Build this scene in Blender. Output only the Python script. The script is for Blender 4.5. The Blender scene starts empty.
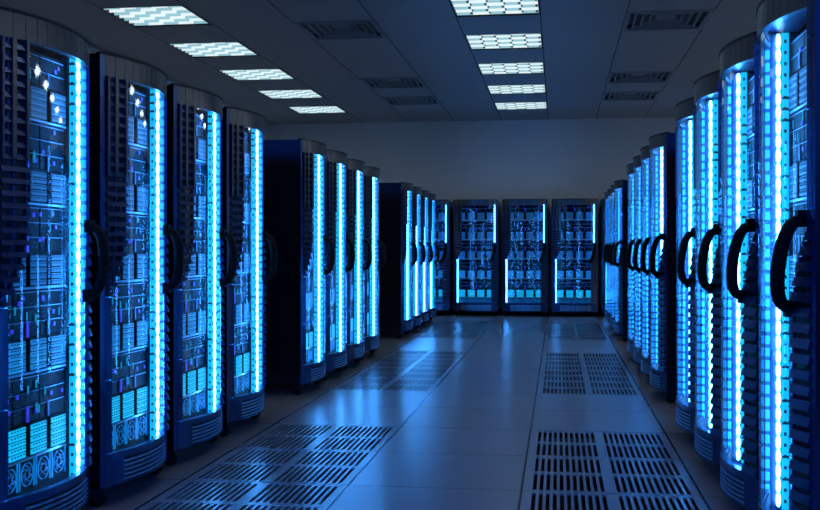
import bpy, bmesh, math, random
from mathutils import Vector, Matrix
random.seed(7)
S = bpy.context.scene
C = S.collection

# ------------------------------------------------------------------ materials
def mat(name, base=(.5,.5,.5), metal=0.0, rough=.5, emit=None, strength=0.0, spec=.5, coat=0.0):
    m = bpy.data.materials.new(name); m.use_nodes = True
    b = m.node_tree.nodes['Principled BSDF']
    b.inputs['Base Color'].default_value = (*base, 1)
    b.inputs['Metallic'].default_value = metal
    b.inputs['Roughness'].default_value = rough
    b.inputs['Specular IOR Level'].default_value = spec
    b.inputs['Coat Weight'].default_value = coat
    if emit:
        b.inputs['Emission Color'].default_value = (*emit, 1)
        b.inputs['Emission Strength'].default_value = strength
    return m
def noisy(m, scale=(8,8,8), lo=.85, hi=1.15, rlo=None, rhi=None, bump=0.0):
    """procedural mottling of colour and roughness in object space"""
    nt = m.node_tree; n = nt.nodes; l = nt.links; b = n['Principled BSDF']
    tc = n.new('ShaderNodeTexCoord'); mp = n.new('ShaderNodeMapping'); mp.inputs['Scale'].default_value = scale
    nz = n.new('ShaderNodeTexNoise'); nz.inputs['Scale'].default_value = 1; nz.inputs['Detail'].default_value = 4
    l.new(tc.outputs['Object'], mp.inputs['Vector']); l.new(mp.outputs[0], nz.inputs['Vector'])
    mr = n.new('ShaderNodeMapRange'); mr.inputs['To Min'].default_value = lo; mr.inputs['To Max'].default_value = hi
    l.new(nz.outputs['Fac'], mr.inputs['Value'])
    mx = n.new('ShaderNodeVectorMath'); mx.operation = 'SCALE'
    mx.inputs[0].default_value = b.inputs['Base Color'].default_value[:3]
    l.new(mr.outputs[0], mx.inputs['Scale']); l.new(mx.outputs[0], b.inputs['Base Color'])
    if rlo is not None:
        r = n.new('ShaderNodeMapRange'); r.inputs['To Min'].default_value = rlo; r.inputs['To Max'].default_value = rhi
        l.new(nz.outputs['Fac'], r.inputs['Value']); l.new(r.outputs[0], b.inputs['Roughness'])
    if bump:
        bp = n.new('ShaderNodeBump'); bp.inputs['Strength'].default_value = bump; bp.inputs['Distance'].default_value = .01
        l.new(nz.outputs['Fac'], bp.inputs['Height']); l.new(bp.outputs[0], b.inputs['Normal'])
    return m
def seamed(m, x0, px, wx, y0, py, wy, dark=.06):
    """dark joint lines on a regular grid (object space = metres)"""
    nt = m.node_tree; n = nt.nodes; l = nt.links; b = n['Principled BSDF']
    tc = n.new('ShaderNodeTexCoord'); sp = n.new('ShaderNodeSeparateXYZ'); l.new(tc.outputs['Object'], sp.inputs[0])
    def line(out, o, p, w):
        a = n.new('ShaderNodeMath'); a.operation = 'SUBTRACT'; l.new(out, a.inputs[0]); a.inputs[1].default_value = o - p*50
        f = n.new('ShaderNodeMath'); f.operation = 'PINGPONG'; l.new(a.outputs[0], f.inputs[0]); f.inputs[1].default_value = p/2
        g = n.new('ShaderNodeMath'); g.operation = 'LESS_THAN'; l.new(f.outputs[0], g.inputs[0]); g.inputs[1].default_value = w/2
        return g.outputs[0]
    mxx = n.new('ShaderNodeMath'); mxx.operation = 'MAXIMUM'
    l.new(line(sp.outputs['X'], x0, px, wx), mxx.inputs[0]); l.new(line(sp.outputs['Y'], y0, py, wy), mxx.inputs[1])
    mix = n.new('ShaderNodeMix'); mix.data_type = 'RGBA'
    l.new(mxx.outputs[0], mix.inputs['Factor'])
    src = b.inputs['Base Color'].links
    if src: l.new(src[0].from_socket, mix.inputs['A'])
    else: mix.inputs['A'].default_value = b.inputs['Base Color'].default_value
    c = b.inputs['Base Color'].default_value
    mix.inputs['B'].default_value = (c[0]*dark, c[1]*dark, c[2]*dark, 1)
    l.new(mix.outputs['Result'], b.inputs['Base Color'])
    return m

T = .93                # floor tile
GX, GY, TX = -.19, 5.475, .92     # a floor joint
CT, CY0, CYT = .935, 10.6, .975   # ceiling grid
M = {}
M['floor'] = seamed(noisy(mat('floor_vinyl', (.21,.22,.24), 0, .3, spec=.6), (2.2,2.2,2.2), .985, 1.015, .265, .275), GX, TX, .016, GY, T, .007)
M['tile']  = noisy(mat('perforated_steel', (.21,.22,.24), 0, .3, spec=.6), (2.2,2.2,2.2), .985, 1.015, .265, .275)
M['void']  = mat('underfloor_dark', (.004,.004,.005), 0, .9)
M['ceil']  = seamed(noisy(mat('ceiling_board', (.44,.445,.45), 0, .75), (3,40,3), .88, 1.1), GX, CT, .014, CY0, CYT, .004, .15)
M['wall']  = noisy(mat('painted_wall', (.70,.71,.70), 0, .7), (1.5,1.5,1.5), .93, 1.06)
M['trim']  = mat('dark_trim', (.05,.05,.055), 0, .5)
M['body']  = noisy(mat('cabinet_black_steel', (.005,.007,.014), 0, .2, spec=.5), (3,3,3), .9, 1.1, .17, .24)
M['blue']  = noisy(mat('door_blue_sheen_steel', (.04,.08,.22), .7, .22), (2,2,2), .95, 1.05)  # base saturated to stand in for blue light reflected on the pilasters
M['head']  = noisy(mat('door_grey_steel', (.10,.115,.14), .8, .28), (2,2,2), .95, 1.05)
M['fin']   = noisy(mat('louver_steel', (.028,.055,.14), .6, .35), (9,9,9), .8, 1.2)
M['dark']  = mat('recess_black', (.004,.005,.008), 0, .6)
M['black'] = mat('black_rubber', (.003,.003,.004), 0, .6, spec=.15)
M['inner'] = mat('inner_blue_steel', (.02,.05,.14), .5, .4)
M['server']= noisy(mat('server_face', (.003,.004,.009), 0, .5, spec=.06), (20,20,20), .7, 1.3)
M['grill'] = mat('grille_steel', (.2,.34,.5), .6, .35)
M['bars']  = mat('lit_grille_bar_steel', (.35,.62,.9), .9, .35)  # brighter cyan base stands in for light reaching the grille from inside
M['steel'] = mat('bright_steel', (.3,.33,.38), .9, .3)
M['led']   = mat('led_white_core', (.1,.3,.5), 0, .4, emit=(.06,.35,1.0), strength=48)
M['led2']  = mat('led_cyan', (.05,.2,.4), 0, .4, emit=(.01,.30,1.0), strength=5)
M['led3']  = mat('led_blue_glow', (.02,.1,.3), 0, .4, emit=(.01,.20,.85), strength=.9)
M['dots']  = mat('led_dotted_panel', (.02,.1,.2), 0, .4, emit=(.0,.5,.75), strength=1.3)
BAY = [((.0,.55,.90),1.0), ((.01,.30,.80),.55), ((.01,.22,.7),.27), ((.02,.22,.62),.24), ((.03,.25,.60),.26)]
for i,(c,s) in enumerate(BAY): M['bay%d'%i] = mat('drive_lights_%s' % 'abcde'[i], (.02,.08,.15), 0, .4, emit=c, strength=s)
M['violet']= mat('status_violet', (.02,.02,.1), 0, .4, emit=(.05,.03,.9), strength=.6)
M['teal']  = mat('status_teal', (.02,.1,.1), 0, .4, emit=(.0,.4,.6), strength=.6)
M['fanl']  = mat('fan_rim', (.03,.2,.35), .2, .3, emit=(.0,.3,.75), strength=.5)
M['lampw'] = mat('lamp_white_cell', (.03,.03,.03), 0, .8, spec=.1, emit=(.80,.95,.98), strength=.95)
M['lampc'] = mat('lamp_cyan_cell', (.02,.03,.03), 0, .8, spec=.1, emit=(.30,.56,.66), strength=.95)
M['lamp']=mat('lamp_panel',(.8,.8,.8),0,.5,emit=(.86,.96,1.0),strength=5)
M['lamps']=mat('added_glint_panel',(.8,.8,.8),0,.5,emit=(.86,.97,1.0),strength=11)  # emitter of the added lights mirrored in the left glass
M['vent']  = noisy(mat('vent_paint', (.33,.34,.35), 0, .6), (6,6,6), .9, 1.1)

M['ventd']=mat('vent_inside',(.2,.2,.205),0,.7)
g = bpy.data.materials.new('door_glass'); g.use_nodes = True
nt = g.node_tree; nt.nodes.clear()
o = nt.nodes.new('ShaderNodeOutputMaterial'); mx = nt.nodes.new('ShaderNodeMixShader')
tr = nt.nodes.new('ShaderNodeBsdfTransparent'); gl = nt.nodes.new('ShaderNodeBsdfGlossy'); fr = nt.nodes.new('ShaderNodeFresnel')
tr.inputs[0].default_value = (.93,.97,1,1); gl.inputs['Roughness'].default_value = .03; fr.inputs['IOR'].default_value = 1.5
ge = nt.nodes.new('ShaderNodeNewGeometry'); im = nt.nodes.new('ShaderNodeMapRange')   # same reflectance on both faces of the pane
im.inputs['To Min'].default_value = 1.62; im.inputs['To Max'].default_value = 1/1.62
nt.links.new(ge.outputs['Backfacing'], im.inputs['Value']); nt.links.new(im.outputs[0], fr.inputs['IOR'])
nt.links.new(fr.outputs[0], mx.inputs[0]); nt.links.new(tr.outputs[0], mx.inputs[1]); nt.links.new(gl.outputs[0], mx.inputs[2])
nt.links.new(mx.outputs[0], o.inputs[0]); M['glass'] = g

# ------------------------------------------------------------------ mesh helpers
class MB:
    def __init__(s): s.v=[]; s.f=[]; s.m=[]; s.mats=[]; s.smooth=[]
    def mi(s, m):
        if m not in s.mats: s.mats.append(m)
        return s.mats.index(m)
    def add(s, vs, fs, m, smooth=False):
        k=len(s.v); s.v+= [tuple(v) for v in vs]; i=s.mi(m)
        for f in fs: s.f.append([k+a for a in f]); s.m.append(i); s.smooth.append(smooth)
    def box(s, x0,x1,y0,y1,z0,z1,m):
        vs=[(x,y,z) for x in (x0,x1) for y in (y0,y1) for z in (z0,z1)]
        s.add(vs,[(0,1,3,2),(4,6,7,5),(0,4,5,1),(2,3,7,6),(0,2,6,4),(1,5,7,3)],m)
    def tube(s, pts, rads, m, n=10, ax=(1,1), closed=True):
        rings=[]
        P=[Vector(p) for p in pts]
        ref=None
        vs=[];fs=[]
        for i,p in enumerate(P):
            d=(P[min(i+1,len(P)-1)]-P[max(i-1,0)]).normalized()
            if ref is None:
                ref=Vector((1,0,0)) if abs(d.x)<.9 else Vector((0,1,0))
            u=(ref-d*ref.dot(d)).normalized(); w=d.cross(u)
            for k in range(n):
                a=2*math.pi*k/n
                vs.append(p+u*math.cos(a)*rads[i]*ax[0]+w*math.sin(a)*rads[i]*ax[1])
        for i in range(len(P)-1):
            for k in range(n):
                a=i*n+k; b=i*n+(k+1)%n
                fs.append((a,b,b+n,a+n))
        fs.append(tuple(range(n-1,-1,-1))); fs.append(tuple(range((len(P)-1)*n,len(P)*n)))
        s.add(vs,fs,m,True)
    def build(s, name, m=None, parent=None):
        me=bpy.data.meshes.new(name); me.from_pydata(s.v,[],s.f)
        for k in s.mats: me.materials.append(M[k])
        for p,i,sm in zip(me.polygons,s.m,s.smooth): p.material_index=i; p.use_smooth=sm
        bm=bmesh.new(); bm.from_mesh(me); bmesh.ops.recalc_face_normals(bm,faces=bm.faces); bm.to_mesh(me); bm.free()
        o=bpy.data.objects.new(name,me); C.objects.link(o)
        if parent: o.parent=parent
        return o
def tag(o,label,cat,group=None,kind=None):
    if label: o['label']=label
    if cat: o['category']=cat
    if group: o['group']=group
    if kind: o['kind']=kind
    return o
def struct(o): o['kind']='structure'; return o
def empty(name):
    o=bpy.data.objects.new(name,None); C.objects.link(o); o.empty_display_size=.1; return o
def kids(o): return [c for c in bpy.data.objects if c.parent==o]
TREE={}
def index_tree(o):
    ch=kids(o); TREE[o.name]=ch
    for c in ch: index_tree(c)
def copy_tree(o,parent=None):
    c=o.copy(); C.objects.link(c); c.parent=parent
    for ch in TREE[o.name]: copy_tree(ch,c)
    return c

# ------------------------------------------------------------------ room shell
CZ=3.86
def grid_slab(xs, ys, skip, z0, z1, m):
    mb=MB()
    for i in range(len(xs)-1):
        for j in range(len(ys)-1):
            if (i,j) in skip: continue
            mb.box(xs[i],xs[i+1],ys[j],ys[j+1],z0,z1,m)
    return mb
XL,XR,YF,YB=-5.9,8.6,-1.2,20.9
perf_rows=[4,5,6,7]  # filled below
# floor: holes where the perforated tiles lie
fx=[XL]+[GX-TX*k for k in (2,1)]+[GX,GX+TX,XR]
fy=[YF]+[GY+T*k for k in range(-3,15)]+[YB]
perf=[]
fskip=set()
for col in (1,3):
    for k in list(range(-2,2))+list(range(4,8))+list(range(10,14)):
        j=1+(k+3); fskip.add((col,j)); perf.append((fx[col],GY+T*k))
struct(grid_slab(fx,fy,fskip,-.05,0,'floor').build('floor'))
p=MB(); p.box(XL,XR,YF,YB,-.5,-.45,'void'); struct(p.build('floor'))
# ceiling: holes for lamps and vents
cx=[XL,-4.885,-3.95,GX-3*CT,GX-2*CT,GX-CT,GX,GX+CT,GX+2*CT,XR]
lamp_rows=[CY0+CYT*2*k for k in range(-4,5)]
cys=sorted(set([YF]+[round(CY0+CYT*k,4) for k in range(-8,10)]+[YB]))
cskip=set(); lamps=[]; vents=[]
for y in lamp_rows:
    j=cys.index(round(y,4)); cskip|={(1,j),(5,j)}; lamps+=[(cx[1],y,0),(cx[5],y,1)]
for k in (1,5,7):
    y=CY0+CYT*k; j=cys.index(round(y,4)); cskip|={(3,j),(7,j)}; vents+=[(cx[3],y),(cx[7],y)]
struct(grid_slab(cx,cys,cskip,CZ,CZ+.05,'ceil').build('ceiling'))
p=MB(); p.box(XL,XR,YF,YB,CZ+.22,CZ+.25,'void'); struct(p.build('ceiling'))
def wall(name,x0,x1,y0,y1):
    p=MB(); p.box(x0,x1,y0,y1,-.5,CZ+.25,'wall'); struct(p.build(name))
wall('wall_back',XL-.1,XR+.1,YB,YB+.1); wall('wall_left',XL-.1,XL,YF,YB); wall('wall_right',XR,XR+.1,YF,YB)
p=MB(); p.box(XL,XR,YB-.015,YB,0,.1,'trim'); struct(p.build('baseboard_back'))

# ------------------------------------------------------------------ perforated tiles
def perf_tile():
    mb=MB(); w=T-.012; wx=TX-.012
    xs=[0,.045]; solid=[True]
    def col(x):
        for k in range(11):
            xs.append(x+k*.0355+.019) ; solid.append(False)
            xs.append(x+(k+1)*.0355 if k<10 else x+k*.0355+.019) ; solid.append(True)
    # slot list
    sl=[(c+k*.0355, c+k*.0355+.0195) for c in (.052,.49) for k in range(11)]
    xs=[0]+[a for s_ in sl for a in s_]+[wx]
    rows=[(.030,.425),(.487,.885)]
    ys=[0]+[a for r in rows for a in r]+[w]
    mb_cells=[]
    for i in range(len(xs)-1):
        slotx = i%2==1
        if not slotx: mb.box(xs[i],xs[i+1],0,w,-.01,0,'tile')
        else:
            for j in (0,2,4): mb.box(xs[i],xs[i+1],ys[j],ys[j+1],-.01,0,'tile')
    # support lip
    for (a,b,c_,d) in ((-.004,.02,-.004,w+.004),(wx-.02,wx+.004,-.004,w+.004)): mb.box(a,b,c_,d,-.05,-.01,'void')
    return mb.build('perforated_floor_tile')
t0=perf_tile()
names={0:'near left',1:'near right'}
ordn=['first','second','third','fourth']
for n,(x,y) in enumerate(perf):
    o=t0 if n==0 else t0.copy()
    if n: C.objects.link(o)
    o.location=(x+.006,y+.006,0)
    side='left' if n<12 else 'right'; m=n%12; grp=['near','middle','far'][m//4]
    tag(o,'slotted floor tile, %s in the %s group of the %s slotted strip'%(['fourth farthest','third farthest','second farthest','farthest'][m%4],grp,side),'floor tile','slotted vent tiles in the raised floor')

# ------------------------------------------------------------------ ceiling lamps
LAMP_W=5
def lamp(kind):
    r=empty('ceiling_light'); W=CT; L=CYT
    f=MB()
    z=CZ+.03
    for (a,b,c_,d) in ((0,.018,0,L),(W-.018,W,0,L),(.018,W-.018,0,.018),(.018,W-.018,L-.018,L)): f.box(a,b,c_,d,CZ-.002,CZ+.1,'dark')
    f.box(0,W,0,L,CZ+.1,CZ+.11,'dark'); f.build('light_frame',parent=r)
    nx,ny=(5,7)
    x0,x1,y0,y1=.018,W-.018,.018,L-.018
    d=MB(); d.box(W*.19,W*.81,L*.19,L*.81,CZ+.080,CZ+.1,'lamp'); d.build('lamp_panel',parent=r)
    cw=(x1-x0)/nx; ch=(y1-y0)/ny
    for j in range(ny):
        c=MB(); e=y0+(j+.5)*ch
        for i in range(nx):
            a=x0+i*cw
            if (i+j)%2: c.box(a,a+cw,e-.003,e+.003,CZ+.002,CZ+.05,'lampw')
            else:
                c.box(a,a+cw,e-.003,e+.003,CZ+.002,CZ+.05,'lampc')
                if kind:
                    c.box(a+cw-.032,a+cw-.006,e-.006,e+.006,CZ+.006,CZ+.046,'dark')
                    if i: c.box(a-.006,a+.014,e-.006,e+.006,CZ+.010,CZ+.046,'dark')
        c.build('louver_blade',parent=r)
    return r
def added_glint_light():  # unseen light, added so the left racks' glass shows white reflections
    r=empty('ceiling_light'); h=.40
    f=MB()
    for (a,b,c_,d) in ((-h-.02,-h,-h-.02,h+.02),(h,h+.02,-h-.02,h+.02),(-h,h,-h-.02,-h),(-h,h,h,h+.02)): f.box(a,b,c_,d,CZ-.02,CZ,'dark')
    f.build('light_frame',parent=r)
    d=MB(); d.box(-h,h,-h,h,CZ-.012,CZ,'lamps'); d.build('lamp_panel',parent=r)
    return r
LP=[lamp(0),lamp(1)]
dl=added_glint_light(); index_tree(dl)
for k in range(-3,5):
    o=dl if k==-3 else copy_tree(dl); o.location=(6.82,CY0+CYT*(2*k+.5),0)
    tag(o,'added square light beyond the right racks for left glass reflections, %s from the front'%['first','second','third','fourth','fifth','sixth','seventh','eighth'][k+3],'ceiling light','added reflection lights beyond the right racks')
for l in LP: index_tree(l)
used=[0,0]
cnt=[0,0]
for (x,y,k) in lamps:
    o=LP[k] if not used[k] else copy_tree(LP[k]); used[k]=1
    o.location=(x,y,0)
    i=cnt[k]; cnt[k]+=1
    q=['farthest','second farthest','third farthest','fourth farthest','fifth farthest'][8-i] if i>=4 else ['rearmost overhead','second rearmost overhead','third rearmost overhead','overhead'][i]
    tag(o,('%s square ceiling light with pale checkered diffuser above the left racks' if k==0 else '%s square ceiling light with black slots above the aisle')%q,'ceiling light',('ceiling lights above the left racks','ceiling lights above the aisle')[k])

# ------------------------------------------------------------------ ceiling vents
def vent():
    r=empty('ceiling_vent'); W=CT; L=CYT
    f=MB()
    def ring(mb,i0,i1,z0,z1,m):
        mb.box(i0,i1,i0,L-i0,z0,z1,m); mb.box(W-i1,W-i0,i0,L-i0,z0,z1,m); mb.box(i1,W-i1,i0,i1,z0,z1,m); mb.box(i1,W-i1,L-i1,L-i0,z0,z1,m)
    ring(f,0,.05,CZ-.012,CZ+.02,'vent'); f.build('vent_frame',parent=r)
    b=MB(); b.box(0,W,0,L,CZ+.06,CZ+.07,'ventd'); ring(b,0,.01,CZ+.02,CZ+.06,'dark'); b.build('backing',parent=r)
    for k in range(3):
        v=MB(); i0=.11+k*.085; ring(v,i0,i0+.022,CZ-.002+k*.012,CZ+.03+k*.012,'vent'); v.build('vane',parent=r)
    v=MB(); v.box(.36,W-.36,.36,L-.36,CZ+.036,CZ+.055,'vent'); v.build('center_plate',parent=r)
    return r
v0=vent(); index_tree(v0)
for n,(x,y) in enumerate(vents):
    o=v0 if n==0 else copy_tree(v0); o.location=(x,y,0)
    tag(o,'%s grey square air vent in the column %s of the aisle ceiling lights'%(['nearest','middle','farthest'][n//2],['left','right'][n%2]),'ceiling vent','air vents in the ceiling')

# ------------------------------------------------------------------ server rack
HW=.43; SAG=.10
R=(HW*HW+SAG*SAG)/(2*SAG)
def bow(x): return math.sqrt(R*R-x*x)-(R-SAG)
Z0,Z1=.10,2.225; GZ0,GZ1=.26,2.11
def bowplate(mb,x0,x1,z0,z1,out,inn,m,n=None,smooth=False,top=0.0):
    """slab following the door curve; out/inn = offsets towards the viewer"""
    n=n or max(1,int(abs(x1-x0)/.03+.5))
    vs=[];fs=[]
    for i in range(n+1):
        x=x0+(x1-x0)*i/n; y=-bow(x)
        nx_,ny_=x/R, -math.sqrt(R*R-x*x)/R
        for off,z in ((out+top*0,z0),(out-top,z1),(inn,z1),(inn,z0)):
            vs.append((x+nx_*off,y+ny_*off,z))
    for i in range(n):
        a=i*4
        for k in range(4): fs.append((a+k,a+(k+1)%4,a+4+(k+1)%4,a+4+k))
    fs.append((3,2,1,0)); k=n*4; fs.append((k,k+1,k+2,k+3))
    mb.add(vs,fs,m,False)

def make_rack():
    r=empty('server_rack')
    # --- body shell, open at the front
    b=MB(); D=.95
    b.box(-HW,-HW+.025,.0,D,Z0,2.215,'body'); b.box(HW-.025,HW,.0,D,Z0,2.215,'body')
    b.box(-HW,HW,.0,D,2.19,2.215,'body'); b.box(-HW,HW,.0,D,Z0,.13,'body'); b.box(-HW,HW,D-.02,D,Z0,2.215,'body')
    for s in (-1,1):     # raised panels on the flanks
        x=s*HW; b.box(min(x,x+s*.006),max(x,x+s*.006),.10,D-.06,.22,2.1,'body')
    # vented lower side
        for k in range(9): b.box(min(x,x+s*.012),max(x,x+s*.012),.16,D-.12,.28+k*.05,.295+k*.05,'body')
    b.build('cabinet_body',parent=r)
    i=MB()
    for s in (-1,1):
        i.box(min(s*.376,s*.384),max(s*.376,s*.384),-.004,.12,.135,2.17,'inner'); i.box(min(s*.384,s*.405),max(s*.384,s*.405),.03,.12,.135,2.17,'inner')
    vs=[];fs=[]     # sill and lintel close the bow between door and servers
    for z in (.160,.168,2.178,2.186):
        vs+=[(-.38+.76*q/20,-bow(-.38+.76*q/20)+.036,z) for q in range(21)]+[(.38,.12,z),(-.38,.12,z)]
    for k in (0,46):
        fs+=[tuple(range(k+22,k-1,-1)),tuple(range(k+23,k+46))]+[(k+q,k+(q+1)%23,k+23+(q+1)%23,k+23+q) for q in range(23)]
    i.add(vs,fs,'inner'); i.build('inner_frame',parent=r)
    # --- door frame: pilasters
    d=MB()
    for (a,c_) in ((-HW,-.402),):
        for (z0,z1) in ((Z0,.26),(.263,.62),(.623,1.75),(1.753,2.0),(2.003,Z1)): bowplate(d,a,c_,z0,z1,.0,-.014,'blue',2)
    for (z0,z1) in ((Z0,.26),(.263,.62),(.623,1.75),(1.753,2.0),(2.003,Z1)): bowplate(d,.412,HW,z0,z1,.0,-.014,'blue',1)
    for (z0,z1) in ((Z0,.26),(.263,.62),(.623,1.027)): bowplate(d,-.40,-.362,z0,z1,.0,-.014,'blue',2)
    for (z0,z1) in ((1.345,1.75),(1.753,2.0),(2.003,Z1)): bowplate(d,.388,.41,z0,z1,.0,-.014,'blue',2)
    bowplate(d,-HW,HW,GZ1+.02,Z1-.03,-.03,-.034,'dark',20); bowplate(d,-HW,HW,Z0+.01,GZ0-.02,-.03,-.034,'dark',20)
    for a in (-HW,.415): bowplate(d,a,a+.015,Z0+.01,Z1-.03,-.013,-.034,'dark',1)
    door=d.build('door',parent=r)
    h=MB(); n=13
    for k in range(n):
        a=-.40+k*(.40+.411)/n; c_=a+(.40+.411)/n-.003
        bowplate(h,a,c_,GZ1,Z1-.012,.0,-.03,'head',2)
    bowplate(h,-HW,HW,Z1-.012,Z1,.004,-.03,'dark',24)
    # cap plate closing the bow at the top
    vs=[(x,-bow(x)+.02,z) for z in (Z1-.03,Z1-.012) for x in [(-HW+.86*q/24) for q in range(25)]]
    fs=[tuple(range(24,-1,-1)),tuple(range(25,50))]+[(q,q+1,26+q,25+q) for q in range(24)]+[(24,0,25,49)]
    h.add(vs,fs,'body'); h.build('door_header',parent=door)
    s=MB(); bowplate(s,-.362,.412,.225,GZ0,.0,-.03,'blue',22)
    bowplate(s,-.362,-.28,Z0,.225,.0,-.03,'blue',3); bowplate(s,.31,.412,Z0,.225,.0,-.03,'blue',3); bowplate(s,-.28,.31,Z0,.108,.0,-.03,'blue',16)
    s.build('door_skirt',parent=door)
    v=MB(); bowplate(v,-.28,.31,.108,.225,-.022,-.03,'dark',16)
    for k in range(5):
        for c_ in range(6):
            a=-.278+c_*.0985; bowplate(v,a,a+.09,.114+k*.022,.123+k*.022,-.002,-.012,'bars',3)
    v.build('vent_grille',parent=door)
    # sill closing the bow at the bottom of the window
    gm=MB(); bowplate(gm,-.36,.39,GZ0,GZ1,-.006,-.012,'glass',40)
    ob=gm.build('door_glass',parent=door); me=ob.data
    for p_ in me.polygons: p_.use_smooth=abs(p_.normal.z)<.5
    for e_ in me.edges:
        a_,b_=[me.vertices[q].co for q in e_.vertices]; e_.use_edge_sharp=abs(a_.z-b_.z)<.01
    # louvers
    def louver(x0f,x1f,z0,z1,side):
        l=MB(); pitch=.047 if side<0 else .053; n=int((z1-z0)/pitch); pitch=(z1-z0)/n; fh=.021 if side<0 else .032
        for k in range(n):
            z=z1-(k+1)*pitch; t=(k+1)/n if side<0 else (n-k)/n
            e=max(0,(t-.72)/.28)**2*.75
            a,b_=x0f,x1f
            if side<0: b_=b_-(b_-a)*e
            else: a=a+(b_-a)*e
            bowplate(l,a,b_,z,z+pitch,-.010,-.013,'dark',4)
            bowplate(l,a+.004,b_-.002,z+.004,z+.004+fh,.014,-.011,'fin',4,top=.010)
            if side<0:
                m_=(a+b_)/2; bowplate(l,m_-.006,m_+.006,z,z+pitch,-.004,-.011,'blue',1)
                bowplate(l,b_-.012,b_-.002,z,z+pitch,-.002,-.011,'blue',1)
            else: bowplate(l,a+.002,a+.012,z,z+pitch,-.002,-.011,'blue',1)
        if side<0:
            for a,b_ in ((-.396,-.386),(-.352,-.334),(-.285,-.272)): bowplate(l,a,b_,z1-.48,z1,.016,-.011,'head',1)
        l.build('louver',parent=door)
    louver(-.400,-.262,1.03,GZ1,-1)
    louver(.300,.411,GZ0,1.345,1)
    # handle
    hd=MB(); pts=[];rad=[]
    for k in range(21):
        a=math.pi*k/20; z=1.21+.155*math.cos(a); x=.325+.035*math.cos(a)
        pr=.085*math.sin(a)**.6 if 0<k<20 else 0
        pts.append((x+x/R*pr,-bow(x)-pr*.86+.01,z)); rad.append(.024+.004*math.sin(a))
    hd.tube(pts,rad,'black',10,ax=(1.25,.9))
    for zz,xx in ((1.37,.36),(1.05,.29)): hd.box(xx-.028,xx+.028,-bow(xx)-.018,-bow(xx)+.012,zz-.03,zz+.03,'black')
    hd.build('handle',parent=door)
    # --- light strips on both inner sides
    for s in (-1,1):
        X=.360 if s>0 else -.350; dy=0 if s>0 else -.006; dm=.022 if s>0 else .034; dd=.042 if s>0 else .050
        a=MB(); pts=[];rad=[]; z=.185; Lb=.06
        k=0
        while z+Lb<2.175:
            for q,rr in ((0,.004),(.1,.0075),(.35,.0095),(.65,.0095),(.9,.0075),(1,.004)):
                pts.append((X,dm,z+Lb*q*.97)); rad.append(rr)
            z+=Lb
        a.tube(pts,rad,'led',8); st=a.build('led_tube',parent=r)
        c=MB(); z=.19
        while z<2.13:
            c.box(min(X-.007*s,X+.012*s),max(X-.007*s,X+.012*s),-.011+dy,.004+dy,z,z+.034,'led2'); z+=.052
        c.box(min(X+.012*s,X+.018*s),max(X+.012*s,X+.018*s),-.011+dy,.006+dy,.17,2.17,'led3')
        c.build('accent_led_strip',parent=r)
        e=MB(); e.box(min(X+.006*s,X+.016*s),max(X+.006*s,X+.016*s),dd,dd+.028,.17,2.17,'dots')
        z=.2
        while z<2.15:
            e.box(min(X+.002*s,X+.006*s),max(X+.002*s,X+.006*s),dd+.008,dd+.018,z,z+.014,'dark'); z+=.047
            if random.random()<.25: e.box(min(X+.001*s,X+.006*s),max(X+.001*s,X+.006*s),dd,dd+.028,z,z+.01,'dark')
        e.build('dotted_light_panel',parent=r)
    # --- servers
    FY=.084
    rnd=random.Random(3)
    for u in range(5):
        zb=.36+.37*u
        top=min(zb+.37,2.165)
        c=MB(); c.box(-.38,.38,FY+.012,.80,zb-.008 if u else .17,top-.008 if u<4 else 2.14,'server')
        c.box(-.355,.355,FY-.004,FY+.012,zb-.012,zb-.002,'steel' if u<1 else 'grill')
        # band above the drive bays: trays, lines and small status lights
        z=zb+.150
        for k,hh in enumerate((.07,.065,.065)):
            for q in range(3):
                a=-.345+q*.232
                if z+hh<2.13: c.box(a,a+.222,FY+.002,FY+.012,z+.003,z+hh-.003,'server')
                if z+hh<2.13: c.box(a,a+.222,FY-.001,FY+.002,z+hh-.006,z+hh-.003,'grill')
            z+=hh
        c.build('server_chassis',parent=r)
        l=MB()
        for q in range(7):
            xx=-.33+rnd.random()*.64; zz=zb+.17+rnd.random()*.15
            if zz<2.09: l.box(xx,xx+.018,FY-.004,FY+.002,zz,zz+.018,'violet')
        for q in range(5):
            xx=-.33+rnd.random()*.64; zz=zb+.17+rnd.random()*.14
            if zz<2.07: l.box(xx,xx+.004,FY-.004,FY+.002,zz,zz+.035,'teal')
        for q in range(3):
            xx=-.24+q*.184; l.box(xx+.05,xx+.066,FY-.004,FY+.002,zb+.15,zb+.22,'violet' if q==1 else 'inner')
        l.build('status_lights',parent=r)
        for q in range(4):
            xc=-.276+q*.184; w=.070
            m=MB(); m.box(xc-w,xc+w,FY-.002,FY+.012,zb,zb+.143,'server')
            mt='bay%d'%u
            for rr in range(5):
                z=zb+.006+rr*.027
                m.box(xc-w+.004,xc+w-.004,FY-.008,FY-.002,z,z+.021,mt)
                for t in range(5):
                    a=xc-w+.014+t*.025; m.box(a,a+.011,FY-.010,FY-.008,z+.011,z+.017,'dark')
            m.build('drive_bay',parent=r)
    # fans
    for q in range(5):
        xc=-.288+q*.144; zc=.288
        f=MB(); f.box(xc-.068,xc+.068,FY+.004,FY+.04,.222,.350,'server')
        for rad_,w in ((.050,.004),(.020,.003)):
            pts=[(xc+rad_*math.cos(a*math.pi/10),FY-.001,zc-.003+rad_*math.sin(a*math.pi/10)) for a in range(21)]
            f.tube(pts,[w*.7]*21,'fanl',5)
        for a in range(7):
            th=a*2*math.pi/7
            f.tube([(xc+.016*math.cos(th),FY,zc-.003+.016*math.sin(th)),(xc+.03*math.cos(th+.35),FY,zc-.003+.03*math.sin(th+.35)),(xc+.038*math.cos(th+.8),FY,zc-.003+.038*math.sin(th+.8))],[.003,.004,.003],'grill',5)
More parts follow.
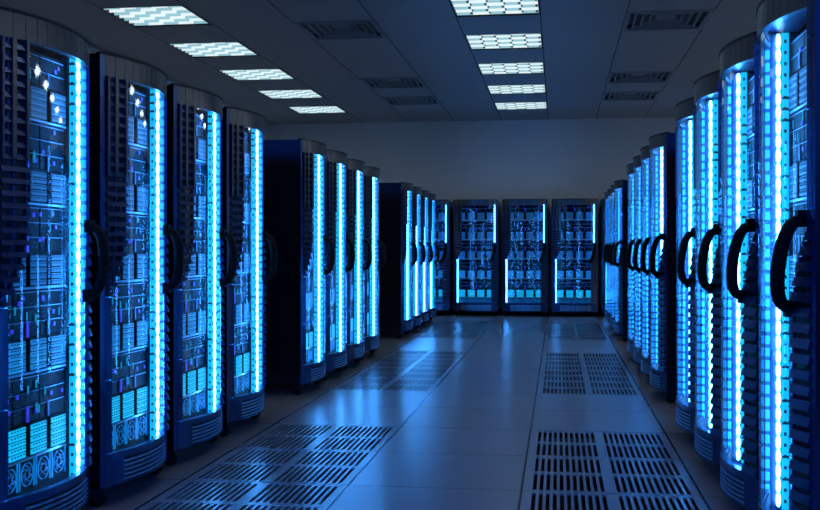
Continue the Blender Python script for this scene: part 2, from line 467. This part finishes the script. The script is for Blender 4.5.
        for sx in (-.064,.060): f.box(xc+sx,xc+sx+.004,FY-.002,FY+.004,.224,.35,'fanl')
        f.build('fan',parent=r)
    # casters
    for (x,y) in ((-.37,.035),(.36,.035),(-.36,.86),(.36,.86)):
        c=MB(); c.box(x-.03,x+.03,y-.03,y+.03,.082,Z0,'body'); c.box(x-.024,x-.019,y-.02,y+.03,.03,.085,'body'); c.box(x+.019,x+.024,y-.02,y+.03,.03,.085,'body')
        co=c.build('caster',parent=r)
        w=MB(); w.tube([(x-.017,y+.008,.043),(x-.012,y+.008,.043),(x+.012,y+.008,.043),(x+.017,y+.008,.043)],[.038,.043,.043,.038],'black',18); w.build('wheel',parent=co)
    return r
rack=make_rack(); index_tree(rack)
first=True
def place(x,y,rz,label,group):
    global first
    o=rack if first else copy_tree(rack); first=False
    o.location=(x,y,0); o.rotation_euler=(0,0,rz)
    tag(o,label,'server rack',group); return o
XLR,XRR=-2.2,.88
bl=['near','middle','far']
for side,X,rz,oy in (('left',XLR,math.pi/2,.06),('right',XRR,-math.pi/2,0)):
    for b_,y0 in enumerate((4.18,9.13,14.93)):
        for k in range(4):
            place(X,y0+.975*k+oy,rz,'blue-lit server rack with bowed glass door, %s in the %s %s block'%(['nearest','second nearest','third nearest','farthest'][k],bl[b_],side),'server racks along the %s side'%side)
bk=['half hidden at the far left','second from the left','the middle one of five','second from the right','mostly hidden at the far right']
for k in range(5):
    place(-2.49+.934*k,19.85,0,'server rack against the far wall, '+bk[k],'server racks along the far wall')

# ------------------------------------------------------------------ camera, world
cam=bpy.data.cameras.new('camera'); co=bpy.data.objects.new('camera',cam); C.objects.link(co)
co.location=(0,0,1.26); co.rotation_euler=(math.pi/2,0,.1413)
cam.sensor_width=36; cam.lens=1040/820*36; cam.shift_y=-5/820; cam.clip_start=.05
S.camera=co
w=bpy.data.worlds.new('World'); S.world=w; w.use_nodes=True
n=w.node_tree.nodes; l=w.node_tree.links; bg=n['Background']
tc=n.new('ShaderNodeTexCoord'); sp=n.new('ShaderNodeSeparateXYZ'); mr=n.new('ShaderNodeMapRange')
mr.inputs['From Min'].default_value=.04; mr.inputs['From Max'].default_value=.13; mr.inputs['To Min'].default_value=.05; mr.inputs['To Max'].default_value=5.5
l.new(tc.outputs['Generated'],sp.inputs[0]); l.new(sp.outputs['Z'],mr.inputs['Value']); l.new(mr.outputs[0],bg.inputs['Strength'])
bg.inputs[0].default_value=(.004,.055,.5,1)
S.view_settings.view_transform='Standard'; S.view_settings.look='None'; S.view_settings.gamma=1; S.view_settings.exposure=0
S.cycles.use_light_tree=True; S.cycles.max_bounces=8; S.cycles.transparent_max_bounces=16
S.cycles.sample_clamp_indirect=9
